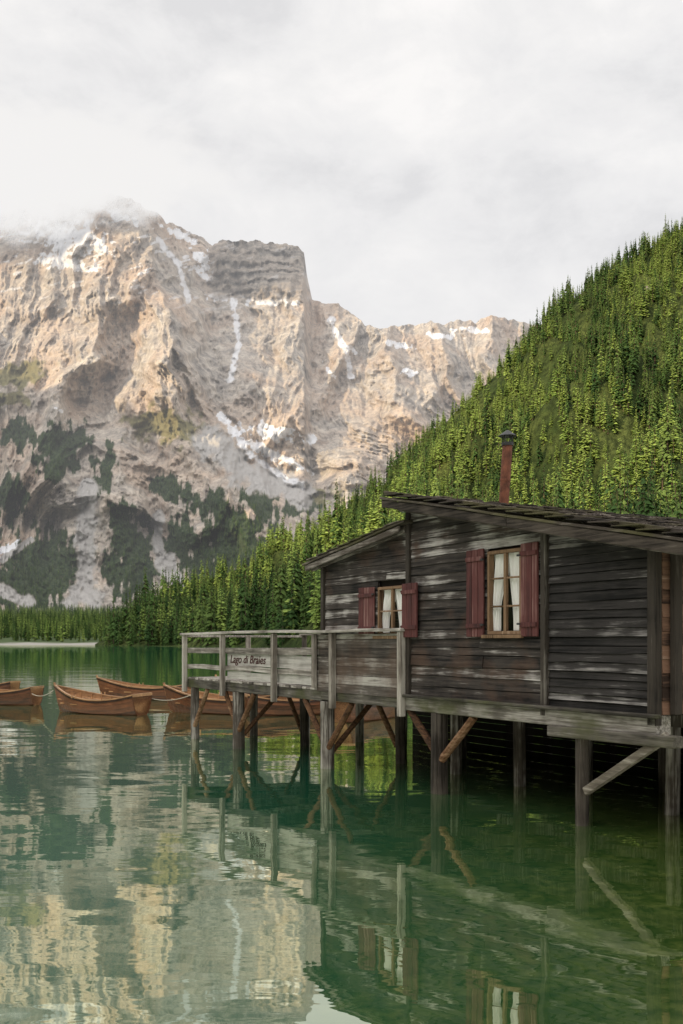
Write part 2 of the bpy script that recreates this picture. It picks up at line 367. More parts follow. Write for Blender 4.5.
# ---------------------------------------------------------------- conifers
def leafmat(name,c0,c1,c2):
    m,nt,b,out=newmat(name)
    oi=N(nt,'ShaderNodeObjectInfo').outputs['Random']
    c=ramp(nt,oi,[(0.,c0),(.5,c1),(1.,c2)])
    rn=attr(nt,'rnd'); c=mix(nt,math_(nt,'MULTIPLY',rn,.38),c,(.018,.032,.009))  # random tone plus shade painted on the inner frond faces
    nt.links.new(c,b.inputs['Base Color']); b.inputs['Specular IOR Level'].default_value=.1
    return m
m_sp=leafmat('spruce_needles',(.028,.060,.018),(.062,.115,.030),(.12,.175,.045))
m_la=leafmat('larch_needles',(.14,.22,.045),(.27,.36,.085),(.20,.28,.06))
m_bk=plain('conifer_bark',(.10,.075,.055),.9,.3,0,8,.1)
pc=bpy.data.collections.new('conifer_models')
def conifer(name,mat,seed,levels,per,R,shape,droop,jit):
    r=random.Random(seed); V=[];Fc=[];RnShade=[];Mi=[]
    n=5
    for i in range(3):
        t=i/2
        for k in range(n): V.append((.014*(1-t*.93)*math.cos(k*6.283/n),.014*(1-t*.93)*math.sin(k*6.283/n),t*.97-.03))
    for i in range(2):
        for k in range(n): Fc.append((i*n+k,i*n+(k+1)%n,(i+1)*n+(k+1)%n,(i+1)*n+k)); RnShade.append(.5); Mi.append(1)
    lob=[r.uniform(.75,1.15) for _ in range(6)]
    for L in range(levels):
        t=(L+.3)/levels; z0=.07+.91*t; ring=r.uniform(.75,1.15)
        for k in range(per):
            if r.random()<jit*.3: continue
            a=r.random()*6.283; z=z0+r.uniform(-.9,.9)/levels
            l=R*((1-t)**shape+.04)*r.uniform(1-jit,1.05)*lob[int(a)%6]*ring
            if t<.12: l*=.75
            dr=-droop*l*r.uniform(.5,1.4); wd=l*r.uniform(.28,.42)
            ca,sa=math.cos(a),math.sin(a); pts=[(.01,0,.0),(l*.5,wd,dr*.35-wd*.5),(l*.55,0,dr*.3+.006),(l*.5,-wd,dr*.35-wd*.5),(l,0,dr)]
            o=len(V)
            for (x,y,zz) in pts: V.append((x*ca-y*sa,x*sa+y*ca,z+zz))
            d=r.random()
            for f in ((0,1,2),(0,2,3),(1,4,2),(2,4,3)): Fc.append(tuple(o+i for i in f)); RnShade.append(min(1,d*.7+ (.4 if f[1]==1 or f==(0,2,3) else 0))); Mi.append(0)  # inner faces get extra darkening, painted self-shade of the crown
    me=bpy.data.meshes.new(name); me.from_pydata(V,[],Fc); a=me.attributes.new('rnd','FLOAT','FACE'); a.data.foreach_set('value',RnShade)
    me.materials.append(mat); me.materials.append(m_bk); me.polygons.foreach_set('material_index',Mi); me.update()
    o=bpy.data.objects.new(name,me); pc.objects.link(o)
conifer('a_spruce',m_sp,1,22,7,.145,.85,.6,.4)
conifer('b_spruce',m_sp,2,20,7,.175,.65,.7,.5)
conifer('c_spruce',m_sp,3,22,7,.115,.8,.6,.35)
conifer('d_larch',m_la,4,18,7,.145,.7,.4,.5)
conifer('e_larch',m_la,5,17,7,.19,.5,.4,.6)
conifer('f_larch',m_la,6,17,7,.21,.42,.3,.65)

def scatter(name,P,scl,idx):
    me=bpy.data.meshes.new(name); me.from_pydata([tuple(p) for p in P],[],[])
    for nm,arr,ty in (('scl',scl,'FLOAT'),('rz',rng.random(len(P))*6.28,'FLOAT'),('idx',idx,'INT')):
        a=me.attributes.new(nm,ty,'POINT'); a.data.foreach_set('value',np.asarray(arr))
    o=bpy.data.objects.new(name,me); scene.collection.objects.link(o)
    ng=bpy.data.node_groups.new(name+'_gn','GeometryNodeTree')
    ng.interface.new_socket('Geometry',in_out='INPUT',socket_type='NodeSocketGeometry'); ng.interface.new_socket('Geometry',in_out='OUTPUT',socket_type='NodeSocketGeometry')
    gi=ng.nodes.new('NodeGroupInput'); go=ng.nodes.new('NodeGroupOutput'); ip=ng.nodes.new('GeometryNodeInstanceOnPoints'); ci=ng.nodes.new('GeometryNodeCollectionInfo')
    ci.inputs[0].default_value=pc; ci.inputs['Separate Children'].default_value=True; ci.inputs['Reset Children'].default_value=True
    def na(n,t):
        a=ng.nodes.new('GeometryNodeInputNamedAttribute'); a.data_type=t; a.inputs[0].default_value=n; return a.outputs['Attribute']
    ip.inputs['Pick Instance'].default_value=True
    ng.links.new(gi.outputs[0],ip.inputs['Points']); ng.links.new(ci.outputs[0],ip.inputs['Instance']); ng.links.new(na('idx','INT'),ip.inputs['Instance Index'])
    cx=ng.nodes.new('ShaderNodeCombineXYZ'); ng.links.new(na('rz','FLOAT'),cx.inputs[2]); ng.links.new(cx.outputs[0],ip.inputs['Rotation'])
    ng.links.new(na('scl','FLOAT'),ip.inputs['Scale']); ng.links.new(ip.outputs[0],go.inputs[0])
    md=o.modifiers.new('scatter','NODES'); md.node_group=ng
    return o
M=46000; X=rng.uniform(-160,620,M); Y=rng.uniform(90,1000,M); z,s,x=hill_z(X,Y)
dn=fbm(X/45,Y/45,4,501)
clear=(np.abs(X-ox-(oy-Y)*-.3)<8)&(Y<oy)&(Y>oy-32)
ok=(s>.004)&(s<1.03)&(x>104)&(x<900)&(~clear)&(rng.random(M)<np.clip(.95+dn*1.4-.05*s,0.2,1))
X,Y,z,s,dn=X[ok],Y[ok],z[ok],s[ok],dn[ok]
ln=fbm(X/80,Y/80,4,511)
larch=rng.random(len(X))<np.clip(.42+ln*1.4+.1*s-.4*(s<.08),.05,.9)
idx=np.where(larch,rng.integers(3,6,len(X)),rng.integers(0,3,len(X))).astype(np.int32)
sc_=rng.gamma(14,1.5,len(X)).clip(9,32)*(1-.2*s)*np.where(rng.random(len(X))<.25,.55,1)*np.where(larch,.85,1.05)
P=np.stack([X,Y,z-.4],-1); print('hill trees',len(P)); scatter('conifer_forest',P,sc_,idx)
M=10000; Y=rng.uniform(735,1500,M); xx=rng.uniform(-200,250,M); X=(xx-CX)/F*Y
ok=(rng.random(M)<Y/1500)&((Y>745+12*fbm(X/20,Y*0,3,5)))
X,Y=X[ok],Y[ok]
P=np.stack([X,Y,val_z(X,Y)-.3],-1); idx=np.where(rng.random(len(X))<.3,rng.integers(3,6,len(X)),rng.integers(0,3,len(X))).astype(np.int32)
scatter('far_shore_forest',P,rng.uniform(9,19,len(X)),idx)
gi=np.argwhere((green>.5)&(PX>-60)&(S<.6)); k=gi[rng.choice(len(gi),6000)]
P=np.stack([Xw[k[:,0],k[:,1]],Yw[k[:,0],k[:,1]]-1,Zw[k[:,0],k[:,1]]-1],-1)
scatter('mountain_pine_scrub',P,rng.uniform(4,10,len(P)),rng.integers(0,3,len(P)).astype(np.int32))

# ---------------------------------------------------------------- boathouse
hut=bpy.data.objects.new('boathouse',None); scene.collection.objects.link(hut)
Ax,Ay=-.289,17.5; ux,uy=.503,-.864; 
hut.matrix_world=Matrix(((ux,-uy,0,Ax),(uy,ux,0,Ay),(0,0,1,0),(0,0,0,1)))
W_wall=wood('weathered_wall_wood',(.008,.007,.0065),(.052,.043,.037),(.42,.39,.36),'x',blotch=(.125,.075,.052),wear=.54,bl_lo=.52)
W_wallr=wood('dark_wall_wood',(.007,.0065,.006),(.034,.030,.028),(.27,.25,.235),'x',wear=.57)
W_side=wood('side_wall_wood',(.03,.018,.013),(.18,.10,.065),(.36,.26,.19),'y',wear=.62)
W_grey=wood('grey_deck_wood',(.07,.06,.05),(.23,.205,.175),(.50,.46,.41),'x',wear=.5)
W_greyz=wood('grey_post_wood',(.05,.042,.035),(.17,.145,.12),(.40,.365,.315),'z',wear=.5)
W_pile=wood('piling_wood',(.018,.014,.011),(.075,.062,.05),(.36,.33,.29),'z',wear=.54)
W_brace=wood('brace_wood',(.035,.018,.010),(.13,.065,.032),(.30,.185,.11),'x',wear=.54)
W_roof=wood('roof_board_wood',(.012,.010,.008),(.065,.052,.042),(.28,.24,.20),'x',blotch=(.11,.10,.04),wear=.6)
W_trim=wood('dark_trim_wood',(.010,.0085,.007),(.043,.035,.028),(.19,.17,.145),'z',wear=.62)
W_sill=wood('sill_beam_wood',(.03,.026,.021),(.12,.107,.088),(.38,.35,.31),'x',blotch=(.10,.105,.04),wear=.53)
M_shut=wood('red_shutter_paint',(.045,.018,.017),(.105,.036,.033),(.22,.12,.105),'z',rough=.75,wear=.57)
M_frame=wood('window_frame_wood',(.07,.04,.02),(.21,.13,.075),(.42,.31,.21),'z',wear=.6)
M_cur=plain('curtain_cloth',(.84,.82,.78),.95,.05,0,3,.1)
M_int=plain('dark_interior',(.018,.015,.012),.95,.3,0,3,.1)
M_rust=plain('rusty_pipe',(.17,.06,.033),.65,.5,.2,9,.4)
M_cap=plain('sooty_metal',(.05,.05,.05),.5,.3,.7,9,.5)
M_rope=plain('rope',(.45,.40,.32),.9,.2,0,20,.1)
glass=bpy.data.materials.new('window_glass'); glass.use_nodes=True; nt=glass.node_tree; nt.nodes.clear()
o_=N(nt,'ShaderNodeOutputMaterial'); t_=N(nt,'ShaderNodeBsdfTransparent'); g_=N(nt,'ShaderNodeBsdfGlossy'); g_.inputs['Roughness'].default_value=.03
mm=N(nt,'ShaderNodeMixShader'); mm.inputs[0].default_value=.08; nt.links.new(t_.outputs[0],mm.inputs[1]); nt.links.new(g_.outputs[0],mm.inputs[2]); nt.links.new(mm.outputs[0],o_.inputs[0])

ZB,ZF=1.17,1.40; DEP=5.0; TR=7.53
def zmain(t): return 4.31-.2*(t-2.59)
def zleft(t): return 3.555+.136*(t+.29)
wins=[(1.80,2.59,2.30,3.07),(4.60,5.30,2.30,3.42)]
def plank_wall(mb,t0,t1,z0,topf,holes,y,th=.035,hgt=.155,lap=.012):
    z=z0
    while z<4.5:
        z1=z+hgt*random.uniform(.8,1.2)
        segs=[(t0,t1)]
        for (h0,h1,hz0,hz1) in holes:
            if z1>hz0+.02 and z<hz1-.02:
                ns=[]
                for s0,s1 in segs:
                    if h0>s0 and h1<s1: ns+=[(s0,h0),(h1,s1)]
                    elif h0<=s0<h1<s1: ns.append((h1,s1))
                    elif s0<h0<s1<=h1: ns.append((s0,h0))
                    elif h1<=s0 or h0>=s1: ns.append((s0,s1))
                segs=ns
        for s0,s1 in segs:
            cuts=[s0]; 
            while cuts[-1]<s1-2.6: cuts.append(cuts[-1]+random.uniform(1.5,3.6))
            cuts=[c for c in cuts if c<s1-.5 or c==s0]+[s1]
            for c0,c1 in zip(cuts[:-1],cuts[1:]):
                n=max(1,int((c1-c0)/.5)); rr=random.random(); yo=random.uniform(-.008,.008); sag=[random.uniform(-.011,.011) for _ in range(n+1)]
                for i in range(n):
                    e0=c0+(c1-c0)*i/n+(.003 if i==0 else 0); e1=c0+(c1-c0)*(i+1)/n-(.003 if i==n-1 else 0)
                    za0,za1=min(z1,topf(e0)),min(z1,topf(e1))
                    if za0<=z+.01 and za1<=z+.01: continue
                    za0=max(za0,z+.005);za1=max(za1,z+.005)
                    yb=y-th-lap+yo; yt=y-th+yo
                    mb.hexa([(e0,yb,z+sag[i]),(e1,yb,z+sag[i+1]),(e1,y,z),(e0,y,z),(e0,yt,za0-.004),(e1,yt,za1-.004),(e1,y,za1),(e0,y,za0)],rr)
        z=z1+.003
mb=MB(); plank_wall(mb,0,2.70,ZF,zleft,wins[:1],0.0,hgt=.13); plank_wall(mb,2.70,5.72,ZF,zmain,wins[1:],-.02,hgt=.135,lap=.016); mb.obj('front_wall',W_wall,hut)
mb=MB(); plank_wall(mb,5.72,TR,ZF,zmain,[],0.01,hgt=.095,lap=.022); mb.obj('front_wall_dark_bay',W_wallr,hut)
mb=MB()
for t,sgn,top in ((TR,1,zmain(TR)),(0,-1,zleft(0))):
    z=ZF
    while z<top-.02:
        z1=min(z+.15,top); rr=random.random(); x0,x1=(t,t+.035) if sgn>0 else (t-.035,t)
        if sgn>0: mb.hexa([(t,0,z),(t+.047,0,z),(t+.047,DEP,z),(t,DEP,z),(t,0,z1),(t+.035,0,z1),(t+.035,DEP,z1),(t,DEP,z1)],rr)
        else: mb.box(x0,x1,0,DEP,z,z1,rr)
        z=z1+.003
mb.box(0,TR,DEP,DEP+.05,ZF,3.2); mb.obj('side_and_back_walls',W_side,hut)
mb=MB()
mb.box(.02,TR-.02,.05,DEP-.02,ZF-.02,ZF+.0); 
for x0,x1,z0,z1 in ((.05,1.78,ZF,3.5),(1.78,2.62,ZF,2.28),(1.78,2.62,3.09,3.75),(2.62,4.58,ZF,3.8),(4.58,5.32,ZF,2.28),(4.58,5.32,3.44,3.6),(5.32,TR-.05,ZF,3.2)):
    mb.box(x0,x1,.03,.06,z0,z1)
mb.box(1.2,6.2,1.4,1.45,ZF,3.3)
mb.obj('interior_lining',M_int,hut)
mb=MB()
for t,w_,z1,y in ((2.72,.10,zmain(2.72)-.02,-.055),(5.74,.09,zmain(5.74)-.02,-.055),(TR-.03,.13,zmain(TR)-.02,-.05),(.04,.10,zleft(0)-.01,-.04)):
    mb.box(t-w_/2,t+w_/2,y-.05,y+.05,ZF-.12 if t>5 else ZF,z1)
mb.box(TR+.05,TR+.13,.1,.22,ZF,zmain(TR)-.05); mb.box(TR+.05,TR+.12,1.3,1.4,ZF,zmain(TR)-.05)
mb.obj('corner_posts',W_trim,hut,.008)
mb=MB(); mb.box(2.66,TR+.03,-.10,.15,ZB,ZF-.003); mb.box(-.02,2.66,-.08,.15,ZB+.02,ZF-.005); mb.box(2.6,TR+.12,-.17,-.10,ZF-.035,ZF+.012)
mb.beam((5.9,-.1,ZB-.06),(TR+.35,-.1,ZB-.04),.16,.13)
mb.obj('sill_beam',W_sill,hut,.012)
mb=MB()
for y in (1.3,2.6,3.9,5.0): mb.box(.0,TR,y-.09,y+.09,ZB-.02,ZB+.18)
for t in np.arange(.3,7.5,.8): mb.box(t-.05,t+.05,.15,DEP,ZB+.18,ZF-.02)
mb.obj('floor_joists',W_pile,hut)
def roof(t0,t1,zf,y0,y1,bw=.22,th=.035,lift=0):
    mb=MB(); y=y0
    while y<y1:
        w_=bw*random.uniform(.85,1.15); lz=random.uniform(0,.02)+lift
        a,b_=t0-abs(random.uniform(0,.05)),t1+random.uniform(0,.09); n=6
        rr=random.random(); 
        for i in range(n):
            p,q_=a+(b_-a)*i/n,a+(b_-a)*(i+1)/n
            j0=lz+.008*math.sin(i*1.7+y*3); j1=lz+.008*math.sin((i+1)*1.7+y*3)
            mb.hexa([(p,y,zf(p)+j0),(q_,y,zf(q_)+j1),(q_,y+w_-.01,zf(q_)+j1),(p,y+w_-.01,zf(p)+j0),(p,y,zf(p)+j0+th),(q_,y,zf(q_)+j1+th),(q_,y+w_-.01,zf(q_)+j1+th),(p,y+w_-.01,zf(p)+j0+th)],rr)
        y+=w_
    return mb
fm=lambda t: zmain(t)+.03
mb=roof(2.45,8.35,fm,-.42,DEP+.4)
t=2.55
while t<8.3:
    y=-.44
    while y<DEP+.35:
        w_=random.uniform(.14,.3); l=.42
        z0=fm(t)+.055+random.uniform(0,.015); z1=fm(t+l)+.09+random.uniform(0,.035)
        if random.random()>.05: mb.hexa([(t,y,z0),(t+l,y,z1),(t+l,y+w_-.012,z1),(t,y+w_-.012,z0),(t,y,z0+.015),(t+l,y,z1+.018),(t+l,y+w_-.012,z1+.018),(t,y+w_-.012,z0+.015)])
        y+=w_
    t+=.36
mb.beam((2.42,-.30,fm(2.42)+.11),(8.3,-.33,fm(8.3)+.11),.07,.045)
mb.obj('main_roof',W_roof,hut,.004)
fl=lambda t: zleft(t)
mb=roof(-.38,2.75,fl,-.24,DEP+.3)
t=2.3
while t>-.5:
    y=-.26
    while y<DEP+.25:
        w_=random.uniform(.14,.3); z0=fl(t)+.07; z1=fl(t+.42)+.05
        mb.hexa([(t,y,z0),(t+.42,y,z1),(t+.42,y+w_-.01,z1),(t,y+w_-.01,z0),(t,y,z0+.018),(t+.42,y,z1+.015),(t+.42,y+w_-.01,z1+.015),(t,y+w_-.01,z0+.018)]); y+=w_
    t-=.36
mb.obj('left_roof',W_roof,hut,.004)
mb=MB()
def rake(t0,t1,f,y,h,th,dz=0): 
    mb.hexa([(t0,y,f(t0)-h+dz),(t1,y,f(t1)-h+dz),(t1,y+th,f(t1)-h+dz),(t0,y+th,f(t0)-h+dz),(t0,y,f(t0)+dz),(t1,y,f(t1)+dz),(t1,y+th,f(t1)+dz),(t0,y+th,f(t0)+dz)])
rake(2.47,5.4,fm,-.40,.12,.05); rake(5.41,8.3,fm,-.405,.13,.05); rake(2.50,8.25,fm,-.12,.15,.1,-.005); rake(-.34,2.66,fl,-.22,.09,.04,-.002); rake(-.3,2.66,fl,-.12,.10,.06,-.004)
for y in np.arange(.6,5,.8): rake(7.5,8.3,fm,y,.11,.08,-.002); 
mb.obj('rafters_and_fascia',wood('fascia_wood',(.018,.014,.011),(.075,.06,.048),(.26,.23,.20),'x',wear=.58),hut,.005)
def shutter(mb,t0,t1,z0,z1,y):
    n=3; w_=(t1-t0)/n
    for i in range(n): mb.box(t0+i*w_+.004,t0+(i+1)*w_-.004,y-.03,y,z0,z1+random.uniform(-.004,.004))
    for z in (z0+.12,z1-.16): mb.box(t0+.01,t1-.01,y-.052,y-.031,z,z+.06)
mb=MB(); ys=-.065
shutter(mb,1.28,1.76,2.27,3.08,ys); shutter(mb,2.63,3.03,2.27,3.08,ys-.05); shutter(mb,4.19,4.57,2.27,3.46,ys-.02); shutter(mb,5.33,5.66,2.27,3.46,ys-.02)
mb.obj('shutters',M_shut,hut,.005)
mb=MB()
for t in (1.76,2.63,4.57,5.33):
    for z in (2.42,2.95 if t<3 else 3.3): mb.box(t-.03,t+.03,-.150 if t>2 else -.125,-.118 if t>3 else -.10,z,z+.025)
mb.obj('shutter_hinges',M_cap,hut)
fr_=MB(); gl=MB(); cu=MB()
for (a,b_,z0,z1),yf in zip(wins,(-.05,-.07)):
    f_=.045
    fr_.box(a,b_,yf,yf+.09,z0,z0+f_); fr_.box(a,b_,yf,yf+.09,z1-f_,z1)
    fr_.box(a,a+f_,yf,yf+.09,z0+f_,z1-f_); fr_.box(b_-f_,b_,yf,yf+.09,z0+f_,z1-f_)
    mid=(a+b_)/2; fr_.box(mid-.025,mid+.025,yf+.012,yf+.06,z0+f_,z1-f_)
    k=3 if z1-z0>1 else 2
    for i in range(1,k):
        zz=z0+(z1-z0)*i/k
        for p,q_ in ((a+f_,mid-.025),(mid+.025,b_-f_)): fr_.box(p,q_,yf+.02,yf+.05,zz-.012,zz+.012)
    fr_.box(a-.06,b_+.06,yf-.06,yf+.0-.002,z0-.05,z0-.004)
    gl.v+= [(a+.02,yf+.04,z0+.02),(b_-.02,yf+.04,z0+.02),(b_-.02,yf+.04,z1-.02),(a+.02,yf+.04,z1-.02)]; o=len(gl.v)-4; gl.f.append((o,o+1,o+2,o+3)); gl.r.append(.5)
    for side in (0,1):
        R_,C_=26,26; o=len(cu.v)
        for i in range(R_):
            v=i/(R_-1); z=z1-.03-(z1-z0-.08)*v
            wid=(.46-.28*sstep(0,.7,np.array(v))+.06*max(0,v-.7)) if side==0 else (.48-.20*sstep(.1,.9,np.array(v)))
            wid=float(wid)
            for j in range(C_):
                s_=j/(C_-1); x=s_*wid*(b_-a)*1.02
                xx=(a+.03+x) if side==0 else (b_-.03-x)
                cu.v.append((xx,yf+.10+.028*math.sin(s_*26+side*2+v*2)+.009*math.sin(s_*13+v*5),z))
        for i in range(R_-1):
            for j in range(C_-1): cu.f.append((o+i*C_+j,o+i*C_+j+1,o+(i+1)*C_+j+1,o+(i+1)*C_+j)); cu.r.append(.5)
fr_.obj('window_frames',M_frame,hut,.004); gl.obj('window_panes',glass,hut); cu.obj('curtains',M_cur,hut,smooth=True)
mb=MB(); cb=Vector((3.02,1.5,4.15)); ct=Vector((3.13,1.5,5.27))
mb.log(cb,ct,.078,.078,16,.01,4); mb.log(cb+Vector((0,0,.08)),cb+Vector((.005,0,.15)),.12,.1,16,0,1)
mb.log(cb.lerp(ct,.5),cb.lerp(ct,.53),.086,.086,16,0,1)
mb.obj('chimney_pipe',M_rust,hut,smooth=False)
mb=MB(); mb.log(ct+Vector((0,0,-.02)),ct+Vector((0,0,.03)),.095,.095,16,0,1)
for k in range(4):
    a=k*1.57+.4; mb.beam(ct+Vector((.075*math.cos(a),.075*math.sin(a),0)),ct+Vector((.085*math.cos(a),.085*math.sin(a),.15)),.014)
mb.log(ct+Vector((0,0,.13)),ct+Vector((0,0,.20)),.15,.05,16,0,2); mb.log(ct+Vector((0,0,.20)),ct+Vector((0,0,.225)),.05,.01,12,0,1)
mb.obj('chimney_cap',M_cap,hut)
mb=MB(); mb.log((2.05,.3,3.75),(2.12,.3,4.62),.009,.006,6,0,2); mb.log((2.05,.3,4.25),(1.9,.3,4.3),.006,.004,6,0,1); mb.obj('antenna',M_cap,hut)

# ---------------- deck
DL=-6.30
mb=MB(); t=DL-.05
while t<-.02:
    w_=min(.16,-.0-t); mb.box(t,t+w_-.012,-.06+random.uniform(-.02,.02),3.0,ZF-.045,ZF+random.uniform(-.004,.004)); t+=w_
mb.obj('deck_boards',W_grey,hut,.004)
mb=MB(); mb.box(DL-.1,-.02,-.06,.06,ZB+.0,ZF-.05); mb.box(DL-.1,DL+.02,.06,3.0,ZB,ZF-.05); mb.box(DL,-.02,1.4,1.55,ZB,ZF-.05); mb.box(DL,-.02,2.85,3.0,ZB,ZF-.05)
for t in np.arange(-6.1,-.2,.75): mb.box(t,t+.09,.06,2.85,ZB+.05,ZF-.06)
mb.obj('deck_beams',W_sill,hut,.008)
mb=MB(); posts=[DL,-4.14,-1.71,.52,2.63]
for t in posts: mb.box(t-.05,t+.05,-.20,-.10,ZB-.1,2.36)
mb.box(-.14,-.06,-.20,-.12,ZF,2.34)
for t in (DL,-4.3,-2.1): mb.box(t-.045,t+.045,2.9,3.0,ZF,2.36)
mb.box(DL-.06,DL+.04,1.4,1.5,ZF,2.36)
mb.obj('railing_posts',W_greyz,hut,.008)
mb=MB()
def wob_rail(t0,t1,y0,y1,z0,z1):
    n=7; r_=random.random(); off=[random.uniform(-.014,.014) for _ in range(n+1)]
    for i in range(n):
        a=t0+(t1-t0)*i/n; b_=t0+(t1-t0)*(i+1)/n
        mb.hexa([(a,y0,z0+off[i]),(b_,y0,z0+off[i+1]),(b_,y1,z0+off[i+1]),(a,y1,z0+off[i]),(a,y0,z1+off[i]),(b_,y0,z1+off[i+1]),(b_,y1,z1+off[i+1]),(a,y1,z1+off[i])],r_)
wob_rail(DL-.1,2.72,-.23,-.07,2.36,2.41); wob_rail(DL-.05,-.05,-.10,-.06,1.96,2.08); wob_rail(DL-.05,-.05,-.10,-.06,1.60,1.70)
wob_rail(DL-.1,0,2.86,3.02,2.36,2.40); wob_rail(DL-.05,0,2.86,2.9,1.95,2.06)
mb.box(DL-.08,DL,-.1,3.0,2.31,2.36); mb.box(DL-.06,DL-.02,-.1,3.0,1.95,2.06)
mb.obj('railing_rails',W_grey,hut,.006)
mb=MB(); wob_rail(-4.1,-.2,-.055,-.02,1.43,1.595); wob_rail(-4.1,-.2,-.055,-.02,1.70,1.955)
mb.obj('name_board',wood('pale_board_wood',(.14,.127,.11),(.30,.28,.25),(.48,.45,.41),'x',wear=.5),hut,.006)
mb=MB(); z=ZF-.06
while z<2.3: mb.box(-.12,2.6,-.10,-.065,z,min(z+.148,2.33)); z+=.152
mb.obj('parapet_boards',wood('parapet_wood',(.026,.022,.018),(.10,.085,.072),(.40,.37,.33),'x',wear=.52,blotch=(.13,.085,.06)),hut,.004)
fc=bpy.data.curves.new('painted_name','FONT'); fc.body='Lago di Braies'; fc.size=.23; fc.extrude=.002; fc.offset=.002; fc.shear=.25; fo=bpy.data.objects.new('painted_name',fc); scene.collection.objects.link(fo); fo.parent=hut
fo.location=(-3.95,-.06,1.77); fo.rotation_euler=(math.pi/2,0,0); fo.scale=(1.3,1,1); fc.materials.append(plain('dark_lettering',(.05,.012,.01),.8,.2))
mb=MB()
for t,r_ in ((-6.05,.10),(-3.63,.13),(.07,.13),(3.42,.13)):
    mb.log((t,0,-3.9),(t+random.uniform(-.03,.03),0,ZB),r_,r_*.95,12,.05,9)
mb.log((6.36,-.02,-3.9),(6.34,-.02,ZB-.1),.075,.075,12,.04,9); mb.box(6.16,6.27,.05,.17,-3,ZB-.02)
for y in (1.5,2.9):
    for t in (-6.1,-5.0,-3.6,-1.9,.1,1.8,3.4,5.0,6.4,7.4):
        if y<2 and t in (-5.0,-1.9,5.0): continue
        mb.log((t+random.uniform(-.15,.15),y,-3.9),(t,y,ZB),.1,.095,10,.06,7)
for t in np.arange(-.4,7.6,.55): mb.log((t,4.5,-3.9),(t,4.5,ZB),.09,.09,8,.06,5)
mb.log((TR-.1,1.2,-3.9),(TR-.1,1.2,ZB),.11,.1,10,.05,6)
mb.obj('pilings',W_pile,hut)
mb=MB()
def brace(t,dx,z0=.35,r_=.055,y=-.02): mb.log((t,y,z0),(t+dx,y,ZB-.01),r_,r_*.95,8,.06,3)
brace(-6.0,.75,.3); brace(-3.6,.75,.35); brace(-3.6,-.7,.35); brace(.1,.85,.3); brace(.1,-.8,.35); brace(3.4,-.72,.55); brace(3.5,.75,.5,.06)
for t in (-3.6,.1): mb.log((t,.1,.3),(t,.95,ZB),.05,.05,8,.06,3); mb.log((t-.1,1.5,.3),(t-.85,1.5,ZB),.05,.05,8,.06,3)
mb.obj('diagonal_braces',W_brace,hut)
mb=MB(); mb.beam((6.45,-.06,.42),(7.75,-.12,ZB+.02),.07,.10)
mb.obj('corner_brace',wood('corner_brace_wood',(.04,.033,.026),(.13,.11,.085),(.32,.29,.24),'x',wear=.52),hut,.008)
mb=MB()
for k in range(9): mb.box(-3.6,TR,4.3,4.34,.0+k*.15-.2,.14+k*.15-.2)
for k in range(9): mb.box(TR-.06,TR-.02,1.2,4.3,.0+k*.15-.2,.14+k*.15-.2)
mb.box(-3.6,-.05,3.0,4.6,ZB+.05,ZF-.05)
mb.obj('underfloor_dark_sheets',M_int,hut)  # added near-black boards standing in for the shade under the hut

